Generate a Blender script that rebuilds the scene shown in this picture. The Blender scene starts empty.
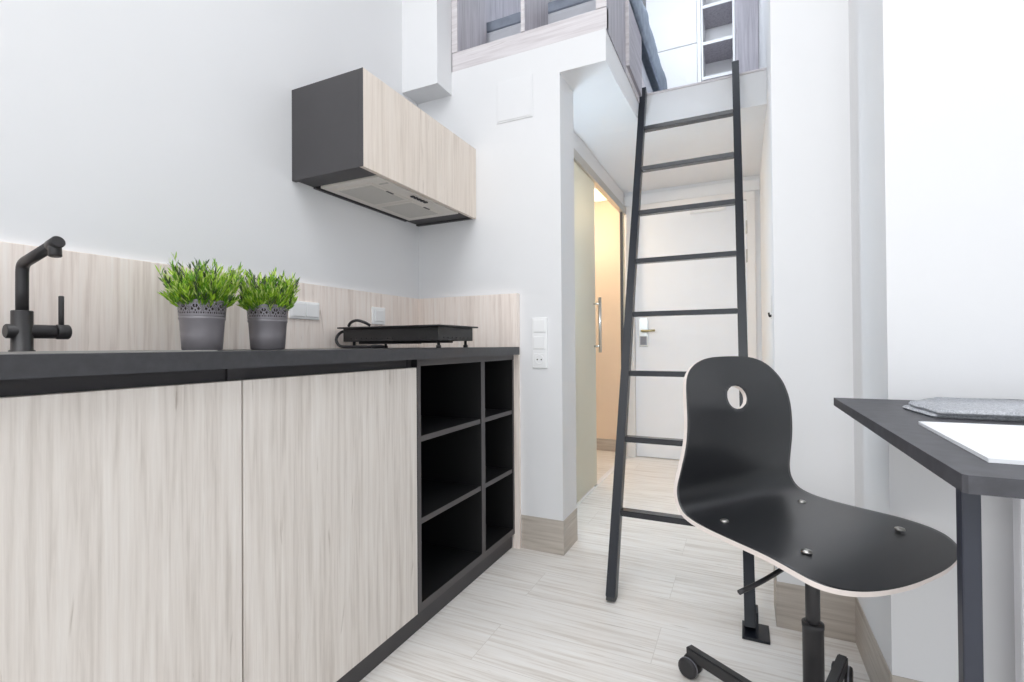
import bpy, bmesh, math, random
from mathutils import Vector, Matrix
random.seed(7)
C = bpy.context.scene.collection
SC = bpy.context.scene
W0 = {}                      # world origin of every object that can be a parent

# ------------------------------------------------------------------ materials
def lin(v):
    v /= 255.0
    return v/12.92 if v <= .04045 else ((v+.055)/1.055)**2.4
def rgb(r, g, b): return (lin(r), lin(g), lin(b), 1.0)

def new_mat(name):
    m = bpy.data.materials.new(name); m.use_nodes = True
    nt = m.node_tree; b = nt.nodes['Principled BSDF']
    return m, nt, b
def N(nt, typ, **kw):
    n = nt.nodes.new(typ)
    for k, v in kw.items(): setattr(n, k, v)
    return n
def coords(nt, scale=(1, 1, 1), loc=(0, 0, 0)):
    tc = N(nt, 'ShaderNodeTexCoord'); mp = N(nt, 'ShaderNodeMapping')
    nt.links.new(tc.outputs['Object'], mp.inputs['Vector'])
    mp.inputs['Scale'].default_value = scale; mp.inputs['Location'].default_value = loc
    return mp.outputs['Vector']
def noise(nt, vec, scale, detail=4, rough=.55, dist=0):
    n = N(nt, 'ShaderNodeTexNoise'); nt.links.new(vec, n.inputs['Vector'])
    n.inputs['Scale'].default_value = scale; n.inputs['Detail'].default_value = detail
    n.inputs['Roughness'].default_value = rough; n.inputs['Distortion'].default_value = dist
    return n.outputs['Fac']
def ramp(nt, fac, stops):
    r = N(nt, 'ShaderNodeValToRGB'); nt.links.new(fac, r.inputs['Fac'])
    el = r.color_ramp.elements
    while len(el) < len(stops): el.new(.5)
    for e, (p, c) in zip(el, stops): e.position = p; e.color = c
    return r.outputs['Color']
def mix(nt, fac, a, b, mode='MIX'):
    m = N(nt, 'ShaderNodeMix', data_type='RGBA', blend_type=mode)
    if isinstance(fac, float): m.inputs[0].default_value = fac
    else: nt.links.new(fac, m.inputs[0])
    for sock, v in ((m.inputs[6], a), (m.inputs[7], b)):
        if isinstance(v, tuple): sock.default_value = v
        else: nt.links.new(v, sock)
    return m.outputs[2]
def bump(nt, b, h, strength=.1, dist=.002):
    bp = N(nt, 'ShaderNodeBump'); bp.inputs['Strength'].default_value = strength
    bp.inputs['Distance'].default_value = dist
    nt.links.new(h, bp.inputs['Height']); nt.links.new(bp.outputs['Normal'], b.inputs['Normal'])

def plain(name, col, rough=.5, metal=0., var=.04, scale=14, bmp=0., spec=.5, coat=0.):
    m, nt, b = new_mat(name)
    v = coords(nt)
    f = noise(nt, v, scale, 5)
    c0 = tuple(x*(1-var) for x in col[:3])+(1,); c1 = tuple(min(1, x*(1+var)) for x in col[:3])+(1,)
    nt.links.new(ramp(nt, f, [(.3, c0), (.7, c1)]), b.inputs['Base Color'])
    b.inputs['Roughness'].default_value = rough; b.inputs['Metallic'].default_value = metal
    b.inputs['Specular IOR Level'].default_value = spec
    b.inputs['Coat Weight'].default_value = coat; b.inputs['Coat Roughness'].default_value = .26
    if bmp: bump(nt, b, noise(nt, v, scale*12, 4), bmp, .001)
    return m

def wood(name, dark, mid, light, axis='z', rough=.55, planks=None, seed=0., crack=.5):
    """limed oak laminate: long grain streaks along one axis, fine fibres and sparse dark cracks"""
    m, nt, b = new_mat(name)
    lo, hi = 3.0, 72.0
    sc = {'x': (lo, hi, hi), 'y': (hi, lo, hi), 'z': (hi, hi, lo)}[axis]
    fsc = {'x': (7, 210, 210), 'y': (210, 7, 210), 'z': (210, 210, 7)}[axis]
    csc = {'x': (3.2, 34, 34), 'y': (34, 3.2, 34), 'z': (34, 34, 3.2)}[axis]
    loc = (seed, seed*1.7, seed*.6)
    v1 = coords(nt, sc, loc); v2 = coords(nt, fsc, loc); v3 = coords(nt, csc, (seed*2+3, seed+5, seed))
    if planks:
        tc = N(nt, 'ShaderNodeTexCoord'); bk = N(nt, 'ShaderNodeTexBrick')
        nt.links.new(tc.outputs['Object'], bk.inputs['Vector'])
        bk.offset = .37; bk.inputs['Scale'].default_value = 1
        bk.inputs['Brick Width'].default_value = planks[0]; bk.inputs['Row Height'].default_value = planks[1]
        bk.inputs['Mortar Size'].default_value = .0012; bk.inputs['Mortar Smooth'].default_value = .6
        bk.inputs['Color1'].default_value = (0, 0, 0, 1); bk.inputs['Color2'].default_value = (1, 1, 1, 1)
        bk.inputs['Mortar'].default_value = (.5, .5, .5, 1)
        off = N(nt, 'ShaderNodeVectorMath', operation='MULTIPLY_ADD')
        nt.links.new(bk.outputs['Color'], off.inputs[0]); off.inputs[1].default_value = (17, 17, 17)
        nt.links.new(v1, off.inputs[2]); v1 = off.outputs[0]
        off2 = N(nt, 'ShaderNodeVectorMath', operation='MULTIPLY_ADD')
        nt.links.new(bk.outputs['Color'], off2.inputs[0]); off2.inputs[1].default_value = (31, 31, 31)
        nt.links.new(v3, off2.inputs[2]); v3 = off2.outputs[0]
    g = noise(nt, v1, .9, 6, .62, .25)
    col = ramp(nt, g, [(.28, dark), (.5, mid), (.72, light)])
    fib = noise(nt, v2, 1.0, 3, .6)
    col = mix(nt, .55, col, ramp(nt, fib, [(.25, (.90, .89, .885, 1)), (.6, (1, 1, 1, 1))]), 'MULTIPLY')
    ck = noise(nt, v3, 1.0, 5, .55, 1.2)
    ckm = ramp(nt, ck, [(.655, (1, 1, 1, 1)), (.72, (1-crack*.55, 1-crack*.6, 1-crack*.66, 1))])
    col = mix(nt, 1.0, col, ckm, 'MULTIPLY')
    if planks:
        tone = ramp(nt, bk.outputs['Color'], [(0, (.965, .96, .955, 1)), (1, (1.0, 1.0, 1.0, 1))])
        col = mix(nt, 1.0, col, tone, 'MULTIPLY')
        col = mix(nt, bk.outputs['Fac'], col, (mid[0]*.74, mid[1]*.72, mid[2]*.7, 1))
    nt.links.new(col, b.inputs['Base Color'])
    b.inputs['Roughness'].default_value = rough; b.inputs['Specular IOR Level'].default_value = .35
    bump(nt, b, fib, .06, .0008)
    return m

M = {}
M['wall'] = plain('white_plaster', rgb(229, 229, 230), .85, var=.008, scale=3, bmp=.04, spec=.2)
M['ceil'] = plain('white_ceiling_paint', rgb(238, 237, 236), .9, var=.006, scale=3, spec=.2)
M['bathwall'] = plain('cream_bathroom_tile', rgb(238, 218, 196), .45, var=.02, scale=5)
M['whitepaint'] = plain('white_lacquer', rgb(235, 235, 236), .45, var=.01, scale=6)
M['doorwhite'] = plain('white_door_paint', rgb(238, 240, 244), .5, var=.01, scale=5)
M['doorframe'] = plain('white_door_frame_paint', rgb(236, 233, 231), .5, var=.01, scale=5)
M['plastic'] = plain('white_plastic', rgb(240, 240, 240), .35, var=.006)
M['door'] = wood('limed_oak_front', rgb(194, 186, 178), rgb(218, 211, 204), rgb(229, 224, 218), 'z', .5, seed=1.3, crack=.55)
M['splash'] = wood('limed_oak_splashback', rgb(222, 207, 197), rgb(246, 234, 225), rgb(250, 242, 235), 'z', .5, seed=4.1, crack=.5)
M['hoodwood'] = wood('limed_oak_wall_front', rgb(214, 201, 188), rgb(231, 219, 207), rgb(238, 228, 217), 'z', .5, seed=8.4, crack=.35)
M['floor'] = wood('limed_oak_floor', rgb(208, 200, 191), rgb(238, 234, 229), rgb(246, 244, 241), 'x', .42, planks=(1.3, .2), seed=2.2, crack=.55)
M['skirt'] = wood('oak_skirting', rgb(166, 157, 146), rgb(190, 181, 171), rgb(204, 197, 188), 'x', .5, seed=6.6, crack=.45)
M['skirty'] = wood('oak_skirting_along', rgb(166, 157, 146), rgb(190, 181, 171), rgb(204, 197, 188), 'y', .5, seed=6.1, crack=.45)
M['lofttrim'] = wood('pale_grey_loft_timber', rgb(196, 189, 191), rgb(216, 211, 213), rgb(227, 223, 225), 'x', .55, seed=3.7, crack=.4)
M['loftgrey'] = wood('grey_loft_board', rgb(150, 147, 154), rgb(174, 170, 177), rgb(190, 187, 193), 'z', .55, seed=9.2, crack=.5)
M['loftgreyside'] = wood('grey_loft_board_along', rgb(150, 147, 154), rgb(174, 170, 177), rgb(190, 187, 193), 'y', .55, seed=5.2, crack=.5)
M['anthracite'] = plain('anthracite_board', rgb(64, 62, 64), .5, var=.04, scale=9)
M['worktop'] = plain('charcoal_stone_worktop', rgb(58, 58, 61), .38, var=.16, scale=60)
M['inside'] = plain('black_melamine', rgb(15, 15, 16), .55, var=.06, scale=9)
M['shelfedge'] = plain('dark_grey_shelf_edge', rgb(78, 75, 76), .45, var=.04, scale=9)
M['steel'] = plain('brushed_steel', rgb(196, 193, 188), .32, 1., .04, 30)
M['hoodsteel'] = plain('satin_hood_panel', rgb(228, 222, 214), .4, .1, .02, 30)
M['tap'] = plain('matt_black_tap', rgb(44, 42, 43), .38, var=.06, scale=20)
M['black'] = plain('black_powder_coat', rgb(42, 41, 43), .45, var=.05, scale=25)
M['hobblack'] = plain('black_hob_enamel', rgb(38, 37, 38), .4, var=.06, scale=25)
M['ladder'] = plain('slate_blue_black_ladder_steel', rgb(22, 25, 34), .34, var=.04, scale=22, spec=.4)
M['rung'] = plain('polished_slate_black_rung', rgb(24, 27, 36), .26, var=.03, scale=22, spec=.5, coat=.2)
M['shell'] = plain('black_chair_lacquer', rgb(30, 31, 34), .36, var=.04, scale=12, spec=.6, coat=.35)
M['ply'] = plain('white_birch_edge', rgb(224, 214, 208), .6, var=.03, scale=40)
M['desk'] = plain('graphite_desk_laminate', rgb(150, 150, 155), .36, var=.03, scale=30)
M['deskedge'] = plain('dark_desk_edge', rgb(66, 66, 71), .5, var=.25, scale=38)
M['deskleg'] = plain('dark_navy_desk_leg', rgb(40, 44, 56), .4, var=.03)
M['paper'] = plain('white_paper', rgb(238, 239, 242), .7, var=.004)
M['pot'] = plain('silver_grey_pot_metal', rgb(138, 134, 138), .42, .35, .03, 30)
M['soil_liner'] = plain('dark_soil_liner', rgb(45, 38, 30), .9, var=.3, scale=60)
M['radiator'] = plain('white_radiator_enamel', rgb(235, 235, 240), .35, var=.006)
M['brass'] = plain('aged_brass_lever', rgb(160, 148, 108), .35, .8, .03)
M['caster'] = plain('grey_caster_rim', rgb(130, 130, 138), .5, var=.04)
M['duvet'] = plain('grey_blue_bedding', rgb(150, 158, 172), .9, var=.12, scale=18, bmp=.4)
M['duvetdark'] = plain('slate_blanket', rgb(140, 150, 164), .95, var=.15, scale=22, bmp=.4)
M['mattress'] = plain('pale_mattress_ticking', rgb(206, 208, 214), .9, var=.03)
for k, c in (('leaf_a', rgb(158, 196, 52)), ('leaf_b', rgb(100, 152, 34)), ('leaf_c', rgb(206, 222, 130)), ('leaf_d', rgb(76, 92, 60))):
    M[k] = plain(k, c, .5, var=.12, scale=40)

def felt_mat():
    m, nt, b = new_mat('grey_wool_felt')
    v = coords(nt); f = noise(nt, v, 420, 3, .8); g = noise(nt, v, 120, 3, .7)
    c = ramp(nt, f, [(.32, rgb(150, 152, 158)), (.55, rgb(205, 207, 212)), (.75, rgb(240, 242, 245))])
    c = mix(nt, .35, c, ramp(nt, g, [(.35, rgb(130, 132, 138)), (.65, rgb(215, 217, 222))]))
    nt.links.new(c, b.inputs['Base Color']); b.inputs['Roughness'].default_value = .95
    b.inputs['Specular IOR Level'].default_value = .1
    bump(nt, b, f, .6, .002); return m
M['felt'] = felt_mat()
def glass_mat():
    m, nt, b = new_mat('frosted_green_glass')
    b.inputs['Base Color'].default_value = rgb(234, 236, 226)
    b.inputs['Roughness'].default_value = .45; b.inputs['Transmission Weight'].default_value = .55
    b.inputs['IOR'].default_value = 1.3
    v = coords(nt); bump(nt, b, noise(nt, v, 300, 2), .05, .0005); return m
M['glass'] = glass_mat()
def mesh_filter_mat():
    m, nt, b = new_mat('metal_grease_filter')
    v = coords(nt, (1, 1, 1)); w = N(nt, 'ShaderNodeTexWave'); w.inputs['Scale'].default_value = 45
    nt.links.new(v, w.inputs['Vector']); w.bands_direction = 'Y'
    c = ramp(nt, w.outputs['Fac'], [(.2, rgb(186, 182, 175)), (.8, rgb(222, 218, 210))])
    nt.links.new(c, b.inputs['Base Color']); b.inputs['Roughness'].default_value = .5; b.inputs['Metallic'].default_value = .1
    return m
M['filter'] = mesh_filter_mat()
def emit(name, col, s):
    m, nt, b = new_mat(name); b.inputs['Emission Color'].default_value = col; b.inputs['Emission Strength'].default_value = s
    b.inputs['Base Color'].default_value = col; return m
M['warmlamp'] = emit('warm_lamp_diffuser', (1, .72, .42, 1), 6)

# ------------------------------------------------------------------ mesh helpers
def BM(): return bmesh.new()
def box(bm, x0, x1, y0, y1, z0, z1, bev=0., mi=0, seg=2):
    r = bmesh.ops.create_cube(bm, size=1.0); vs = r['verts']
    bmesh.ops.transform(bm, verts=vs, matrix=Matrix.Translation(((x0+x1)/2, (y0+y1)/2, (z0+z1)/2)) @ Matrix.Diagonal((x1-x0, y1-y0, z1-z0, 1)))
    fs = {f for v in vs for f in v.link_faces}
    for f in fs: f.material_index = mi
    if bev:
        es = list({e for v in vs for e in v.link_edges})
        rr = bmesh.ops.bevel(bm, geom=es, offset=bev, segments=seg, affect='EDGES', profile=.5)
        for f in rr['faces']: f.material_index = mi
    return bm
def bar(bm, p0, p1, wid, hei, side=None, bev=.002):
    """rectangular bar from p0 to p1; side = direction along which wid is measured"""
    p0, p1 = Vector(p0), Vector(p1); d = (p1-p0); L = d.length; d.normalize()
    s = Vector(side) if side else Vector((0, 0, 1)).cross(d)
    s = (s - d*s.dot(d)).normalized(); u = d.cross(s)
    r = bmesh.ops.create_cube(bm, size=1.0); vs = r['verts']
    mat = Matrix(((s.x*wid, u.x*hei, d.x*L, 0), (s.y*wid, u.y*hei, d.y*L, 0), (s.z*wid, u.z*hei, d.z*L, 0), (0, 0, 0, 1)))
    bmesh.ops.transform(bm, verts=vs, matrix=Matrix.Translation((p0+p1)/2) @ mat)
    if bev: bmesh.ops.bevel(bm, geom=list({e for v in vs for e in v.link_edges}), offset=bev, segments=2, affect='EDGES')
    return bm
def lathe(bm, prof, centre=(0, 0, 0), axis=(0, 0, 1), n=32, mi=0, smooth=True, caps=True):
    ax = Vector(axis).normalized(); q = Vector((0, 0, 1)).rotation_difference(ax); c = Vector(centre)
    rings = []
    for r, z in prof:
        rings.append([bm.verts.new(c + q @ Vector((r*math.cos(2*math.pi*i/n), r*math.sin(2*math.pi*i/n), z))) for i in range(n)])
    for a, b in zip(rings, rings[1:]):
        for i in range(n):
            f = bm.faces.new((a[i], a[(i+1) % n], b[(i+1) % n], b[i])); f.smooth = smooth; f.material_index = mi
    if caps:
        for rg, fl in ((rings[0], True), (rings[-1], False)):
            f = bm.faces.new(list(reversed(rg)) if fl else rg); f.material_index = mi
    return bm
def cyl(bm, p0, p1, r, n=24, bev=.0015, r1=None):
    p0, p1 = Vector(p0), Vector(p1); L = (p1-p0).length; r1 = r if r1 is None else r1
    b = min(bev, r*.4, L*.3)
    return lathe(bm, [(r-b, 0), (r, b), (r1, L-b), (r1-b, L)], p0, p1-p0, n)
def tube(bm, pts, r, n=12, closed=False):
    pts = [Vector(p) for p in pts]; rings = []; up = None
    for i, p in enumerate(pts):
        t = (pts[min(i+1, len(pts)-1)]-pts[max(i-1, 0)]).normalized()
        if up is None: up = t.orthogonal().normalized()
        up = (up - t*up.dot(t)).normalized(); s = t.cross(up)
        rr = r[i] if isinstance(r, (list, tuple)) else r
        rings.append([bm.verts.new(p + (up*math.cos(2*math.pi*k/n)+s*math.sin(2*math.pi*k/n))*rr) for k in range(n)])
    for a, b in zip(rings, rings[1:]):
        for k in range(n):
            f = bm.faces.new((a[k], a[(k+1) % n], b[(k+1) % n], b[k])); f.smooth = True
    bm.faces.new(list(reversed(rings[0]))); bm.faces.new(rings[-1])
    return bm
def spline(pts, n=8):
    pts = [Vector(p) for p in pts]; out = []
    P = [pts[0]*2-pts[1]] + pts + [pts[-1]*2-pts[-2]]
    for i in range(1, len(P)-2):
        a, b, c, d = P[i-1:i+3]
        for k in range(n):
            t = k/n
            out.append(.5*((2*b)+(c-a)*t+(2*a-5*b+4*c-d)*t*t+(3*b-a-3*c+d)*t**3))
    out.append(pts[-1]); return out
def prism(bm, poly, z0, z1, bev=0., mi=0):
    lo = [bm.verts.new((x, y, z0)) for x, y in poly]; hi = [bm.verts.new((x, y, z1)) for x, y in poly]
    fs = [bm.faces.new(list(reversed(lo))), bm.faces.new(hi)]; n = len(poly)
    for i in range(n): fs.append(bm.faces.new((lo[i], lo[(i+1) % n], hi[(i+1) % n], hi[i])))
    for f in fs: f.material_index = mi
    if bev: bmesh.ops.bevel(bm, geom=list({e for f in fs for e in f.edges}), offset=bev, segments=2, affect='EDGES')
    return bm

def link(name, bm, mats, parent=None):
    if not isinstance(mats, (list, tuple)): mats = [mats]
    bmesh.ops.recalc_face_normals(bm, faces=bm.faces)
    if parent is not None: o0 = W0[parent.name]
    else:
        xs = [v.co for v in bm.verts]
        o0 = Vector(((min(v.x for v in xs)+max(v.x for v in xs))/2, (min(v.y for v in xs)+max(v.y for v in xs))/2, min(v.z for v in xs)))
    bmesh.ops.translate(bm, verts=bm.verts, vec=-o0)
    me = bpy.data.meshes.new(name); bm.to_mesh(me); bm.free()
    o = bpy.data.objects.new(name, me); C.objects.link(o)
    for m in mats: me.materials.append(M[m])
    if parent is None: o.location = o0
    else: o.parent = parent
    W0[o.name] = o0
    return o
def tag(o, label, cat, group=None):
    o['label'] = label; o['category'] = cat
    if group: o['group'] = group
    return o
def thing(name, label, cat, loc, group=None):
    o = bpy.data.objects.new(name, None); C.objects.link(o); o.location = loc; o.empty_display_size = .05
    W0[o.name] = Vector(loc); return tag(o, label, cat, group)
def struct(name, bm, mat, parent=None):
    o = link(name, bm, mat, parent); o['kind'] = 'structure'; return o
def part(name, bm, mat, parent, label=None):
    o = link(name, bm, mat, parent)
    if label: o['label'] = label
    return o

# ------------------------------------------------------------------ key dimensions (metres, camera above the origin)
XW = -1.479; YB = 2.035; XC = -.719; XL = -.512; YB2 = 2.226
XG = -.879; XE = .092; YE = 1.813; XR = .306; YR = 1.414; YD = 4.06; YF = 2.87
ZB = 2.122; ZL = 2.258; ZF = 2.36; CEIL = 3.75; YREAR = -4.2; XFAR = 1.9

# ------------------------------------------------------------------ the room
struct('floor', box(BM(), -2.6, 2.1, -4.5, 4.6, -.1, 0), 'floor')
struct('ceiling', box(BM(), -2.6, 2.1, -4.5, 4.6, CEIL, CEIL+.1), 'ceil')
struct('wall_left', box(BM(), XW-.12, XW, YREAR, YB, 0, CEIL), 'wall')
b = BM()
box(b, XW-.12, XC, YB, YB2, 0, ZB)                       # pier beside the kitchen
box(b, XW-.12, XL, YB, YB2, ZB, ZL)                      # beam under the loft front
struct('wall_back', b, 'wall')
struct('trim_1', box(BM(), XW, -1.277, 1.91, YB, 2.146, CEIL), 'wall')     # boxed-in duct in the corner
# right hand walls
XE2 = .124
struct('wall_right', prism(BM(), [(XE, YE), (XFAR+.1, YE), (XFAR+.1, 4.3), (XE2, 4.3), (XE2, 1.96), (XE, 1.96)], 0, CEIL), 'wall')
struct('wall_alcove', box(BM(), XR, XFAR+.1, YR, YE, 0, CEIL), 'wall')
b = BM(); vy0, vy1, vz0, vz1 = -3.7, -.55, .06, 2.5
box(b, XFAR, XFAR+.2, YREAR, vy0, 0, CEIL); box(b, XFAR, XFAR+.2, vy1, YR, 0, CEIL)
box(b, XFAR, XFAR+.2, vy0, vy1, 0, vz0); box(b, XFAR, XFAR+.2, vy0, vy1, vz1, CEIL)
struct('wall_far_right', b, 'wall')
b = BM()
for y in (vy0+.03, (vy0+vy1)/2, vy1-.03): box(b, XFAR+.08, XFAR+.14, y-.03, y+.03, vz0+.061, vz1-.061, .004)
for z in (vz0+.03, vz1-.03): box(b, XFAR+.08, XFAR+.14, vy0, vy1, z-.03, z+.03, .004)
struct('window_2', b, 'whitepaint')
# rear wall with a tall window opening (behind the camera)
b = BM(); wx0, wx1, wz0, wz1 = -1.3, 1.7, .06, 2.9
box(b, -1.6, wx0, YREAR-.2, YREAR, 0, CEIL); box(b, wx1, 2.0, YREAR-.2, YREAR, 0, CEIL)
box(b, wx0, wx1, YREAR-.2, YREAR, 0, wz0); box(b, wx0, wx1, YREAR-.2, YREAR, wz1, CEIL)
struct('wall_rear', b, 'wall')
b = BM()
for x in (wx0+.03, (wx0+wx1)/2, wx1-.03): box(b, x-.03, x+.03, YREAR-.14, YREAR-.08, wz0+.061, wz1-.061, .004)
for z in (wz0+.03, wz1-.03): box(b, wx0, wx1, YREAR-.14, YREAR-.08, z-.03, z+.03, .004)
struct('window_1', b, 'whitepaint')
# loft slab and its front edge over the corridor
b = BM()
pr = [(YB2, ZB+.0005), (YF, 2.17), (4.3, 2.17), (4.3, ZL), (YB2, ZL)]           # underside rises gently behind the beam
sl = [[b.verts.new((x, y, z)) for y, z in pr] for x in (-2.5, XL)]
b.faces.new(sl[0]); b.faces.new(list(reversed(sl[1])))
for i in range(5): b.faces.new((sl[0][i], sl[1][i], sl[1][(i+1) % 5], sl[0][(i+1) % 5]))
box(b, XL, XE2, YF, 4.3, 2.17, ZF-.012)
struct('ceiling_corridor', b, 'wall')
struct('trim_2', box(BM(), XL+.002, XE2, YF-.006, YF+.05, ZF-.012, ZF, .002), 'lofttrim')
# loft enclosure
struct('wall_loft_left', box(BM(), XW-.12, XW, YB, 4.3, ZL, CEIL), 'loftgrey')
struct('wall_loft_back', box(BM(), XW, XE2, 4.2, 4.3, ZL, CEIL), 'wall')
# corridor end wall and the bathroom shell
b = BM(); dx0, dx1, dzt = -.80, .03, 1.995
box(b, XG+.0, dx0-.06, YD, YD+.12, 0, 2.17); box(b, dx1+.06, XE2, YD, YD+.12, 0, 2.17)
box(b, dx0-.06, dx1+.06, YD, YD+.12, dzt+.06, 2.17)
struct('wall_corridor_end', b, 'wall')
b = BM()
box(b, -2.5, XG-.005, 4.2, 4.3, 0, 2.1695); box(b, -2.5, -2.4, YB2, 4.2, 0, ZB)
struct('wall_bathroom', b, 'bathwall')
struct('baseboard_bathroom', box(BM(), -2.4, XG-.005, 4.185, 4.2, 0, .1), 'skirt')
struct('wall_corridor_left', box(BM(), XG-.05, XG, YB2, 4.2, 2.045, 2.169), 'wall')
# skirting boards
def skirt(name, x0, x1, y0, y1, h, mat): struct(name, box(BM(), x0, x1, y0, y1, 0, h, .0006), mat)
skirt('baseboard_back', -.919, XC+.003, YB-.003, YB, .15, 'skirt')
skirt('baseboard_pier', XC, XC+.003, YB, YB2, .15, 'skirty')
skirt('baseboard_right', XE-.003, XR-.003, YE-.003, YE, .146, 'skirt')
skirt('baseboard_corridor_right', XE-.003, XE, YE, 1.96, .146, 'skirty')
skirt('baseboard_corridor', XE2-.003, XE2, 1.96, YD, .146, 'skirty')
skirt('baseboard_alcove', XR-.003, XR, YR, YE, .146, 'skirty')
skirt('baseboard_under_desk', XR, XFAR, YR-.003, YR, .146, 'skirt')

# entry door
d = struct('door_1', box(BM(), dx0, dx1, YD+.01, YD+.05, .006, dzt, .003), 'doorwhite')
b = BM()
box(b, dx0-.06, dx0-.002, YD-.02, YD+.05, 0, dzt+.002, .002); box(b, dx1+.002, dx1+.06, YD-.02, YD+.05, 0, dzt+.002, .002)
box(b, dx0-.06, dx1+.06, YD-.02, YD+.05, dzt+.0025, dzt+.06, .002)
part('door_frame', b, 'doorframe', d, 'white door frame')
b = BM(); box(b, XG+.001, XE2-.001, YD-.016, YD-.0002, dzt+.062, dzt+.145, .003)
struct('trim_3', b, 'whitepaint')
hp = part('handle_plate', box(BM(), -.767, -.698, YD-.002, YD+.0102, .902, 1.134, .002), 'steel', d, 'steel electronic lock plate')
part('lock_reader', box(BM(), -.759, -.706, YD-.006, YD-.002, .915, .985, .002), 'caster', hp)
b = BM(); cyl(b, (-.735, YD-.004, 1.028), (-.735, YD-.05, 1.028), .011); cyl(b, (-.74, YD-.05, 1.028), (-.633, YD-.052, 1.03), .009)
part('lever', b, 'brass', hp, 'brass toned lever')
for z in (1.79, 1.575):
    b = BM(); cyl(b, (dx1+.004, YD-.012, z-.05), (dx1+.004, YD-.012, z+.05), .009); part('hinge', b, 'steel', d)
t = tag(link('door_closer', box(BM(), -.366, -.107, YD-.04, YD-.001, 1.935, 1.985, .006), 'plastic'),
        'slim white door closer bar at the top of the entry door', 'door closer')

# bathroom: sliding frosted glass front
t = thing('sliding_glass_door', 'frosted greenish sliding glass door of the bathroom with tall bar handle', 'glass door', (XG, 2.85, 0))
part('glass_panel', box(BM(), XG-.005, XG+.005, 2.30, 3.14, .012, 1.985, .002), 'glass', t, 'pale green frosted glass')
h = BM(); hx = XG+.045; tube(h, [(hx, 3.10, .87), (hx, 3.10, 1.225)], .010)
for z in (.91, 1.185): cyl(h, (XG+.0055, 3.10, z), (hx, 3.10, z), .007)
part('bar_handle', h, 'steel', t, 'chrome bar handle')
part('floor_guide', box(BM(), XG-.012, XG+.012, 3.09, 3.13, 0, .011, .002), 'steel', t)
t = tag(link('sliding_door_rail', box(BM(), XG-.02, XG+.02, YB2, YD-.025, 1.987, 2.043, .003), 'steel'),
        'metal top rail carrying the sliding glass door beside the corridor', 'rail')
t = thing('fixed_glass_panel', 'narrow fixed glass panel at the far end of the bathroom front', 'glass panel', (XG, 3.98, 0))
part('glass_pane', box(BM(), XG-.005, XG+.005, 3.95, YD-.025, .012, 1.986, .001), 'glass', t)
part('edge_profile', box(BM(), XG-.010, XG+.010, 3.93, 3.95, .0, 1.986, .001), 'anthracite', t, 'dark metal edge strip')
struct('trim_4', box(BM(), XG-.015, XG+.015, YB2, YD-.03, 0, .006), 'whitepaint')
t = thing('bathroom_ceiling_lamp', 'warm lamp glowing on the ceiling beyond the open bathroom doorway', 'lamp', (-1.06, 3.93, 2.129))
b = BM(); lathe(b, [(.13, .03), (.14, .04)], (-1.06, 3.93, 2.129)); part('lamp_base', b, 'whitepaint', t)
b = BM(); lathe(b, [(.06, -.012), (.11, 0), (.125, .03)], (-1.06, 3.93, 2.129)); part('lamp_shade', b, 'warmlamp', t)

# access hatch, corridor details
t = thing('access_hatch', 'square white access hatch flush in the wall under the loft', 'hatch', (-.94, YB, 1.955))
part('hatch_frame', box(BM(), -1.031, -.847, YB-.004, YB-.0002, 1.953, 2.146, .001), 'wall', t)
part('hatch_cover', box(BM(), -1.024, -.854, YB-.0065, YB-.004, 1.960, 2.139, .001), 'wall', t)
t = thing('coat_hook', 'thin black hook on the corridor wall beside the entry door', 'hook', (XE2, 2.5, 1.03))
part('hook_plate', box(BM(), XE2-.006, XE2-.0002, 2.48, 2.53, 1.03, 1.14, .002), 'black', t)
b = BM(); tube(b, spline([(XE2-.006, 2.505, 1.05), (XE2-.014, 2.505, 1.042), (XE2-.018, 2.505, 1.06)], 5), .004, 8); part('hook_arm', b, 'black', t)

# ------------------------------------------------------------------ kitchen
XF = -.945; ZT0, ZT1 = .878, .912; Y0, Y1, Y2, Y3 = .083, .684, 1.288, 2.018
def carcass(y0, y1):
    b = BM()
    for y in (y0, y1-.018): box(b, XW+.02, XF-.022, y, y+.018, .07, ZT0-.001)
    box(b, XW+.02, XF-.022, y0, y1, .07, .088); box(b, XW+.02, XW+.026, y0, y1, .07, ZT0-.001)
    box(b, XF-.034, XF-.029, y0+.018, y1-.018, .80, ZT0-.001)      # grip channel under the worktop
    return b
for y0, y1, lab in ((Y0, Y1, 'pale oak base cabinet under the black tap, leftmost of the kitchen'),
                    (Y1, Y2, 'pale oak base cabinet beside the open black shelves')):
    t = thing('base_cabinet', lab, 'cabinet', ((XF+XW)/2, (y0+y1)/2, .07), 'pale oak base cabinets')
    part('carcass', carcass(y0, y1), 'anthracite', t, 'anthracite carcass with grip channel')
    part('door', box(BM(), XF-.02, XF, y0+.002, y1-.002, .066, .851, .0015), 'door', t)
t = thing('shelf_unit', 'open black kitchen shelf unit with six compartments', 'shelf', (-1.2, 1.64, .066))
def panel(nm, *a, m='inside'):
    return part(nm, box(BM(), *a, .0008), [m, 'shelfedge'], t)
def edged(nm, x0, x1, y0, y1, z0, z1):
    b = BM(); box(b, x0, x1-.0015, y0, y1, z0, z1); box(b, x1-.0015, x1, y0, y1, z0, z1, mi=1)
    return part(nm, b, ['inside', 'shelfedge'], t)
xs0, xs1 = XW+.02, XF
edged('side_panel', xs0, xs1, Y2+.001, Y2+.019, .066, ZT0-.001)
edged('side_panel', xs0, xs1, Y3-.014, Y3, .066, ZT0-.001)
edged('divider', xs0, xs1, 1.712, 1.742, .0925, .8545)
edged('top_panel', xs0, xs1, Y2+.0195, Y3-.0145, .855, ZT0-.001)
edged('bottom_panel', xs0, xs1, Y2+.0195, Y3-.0145, .066, .092)
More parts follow.
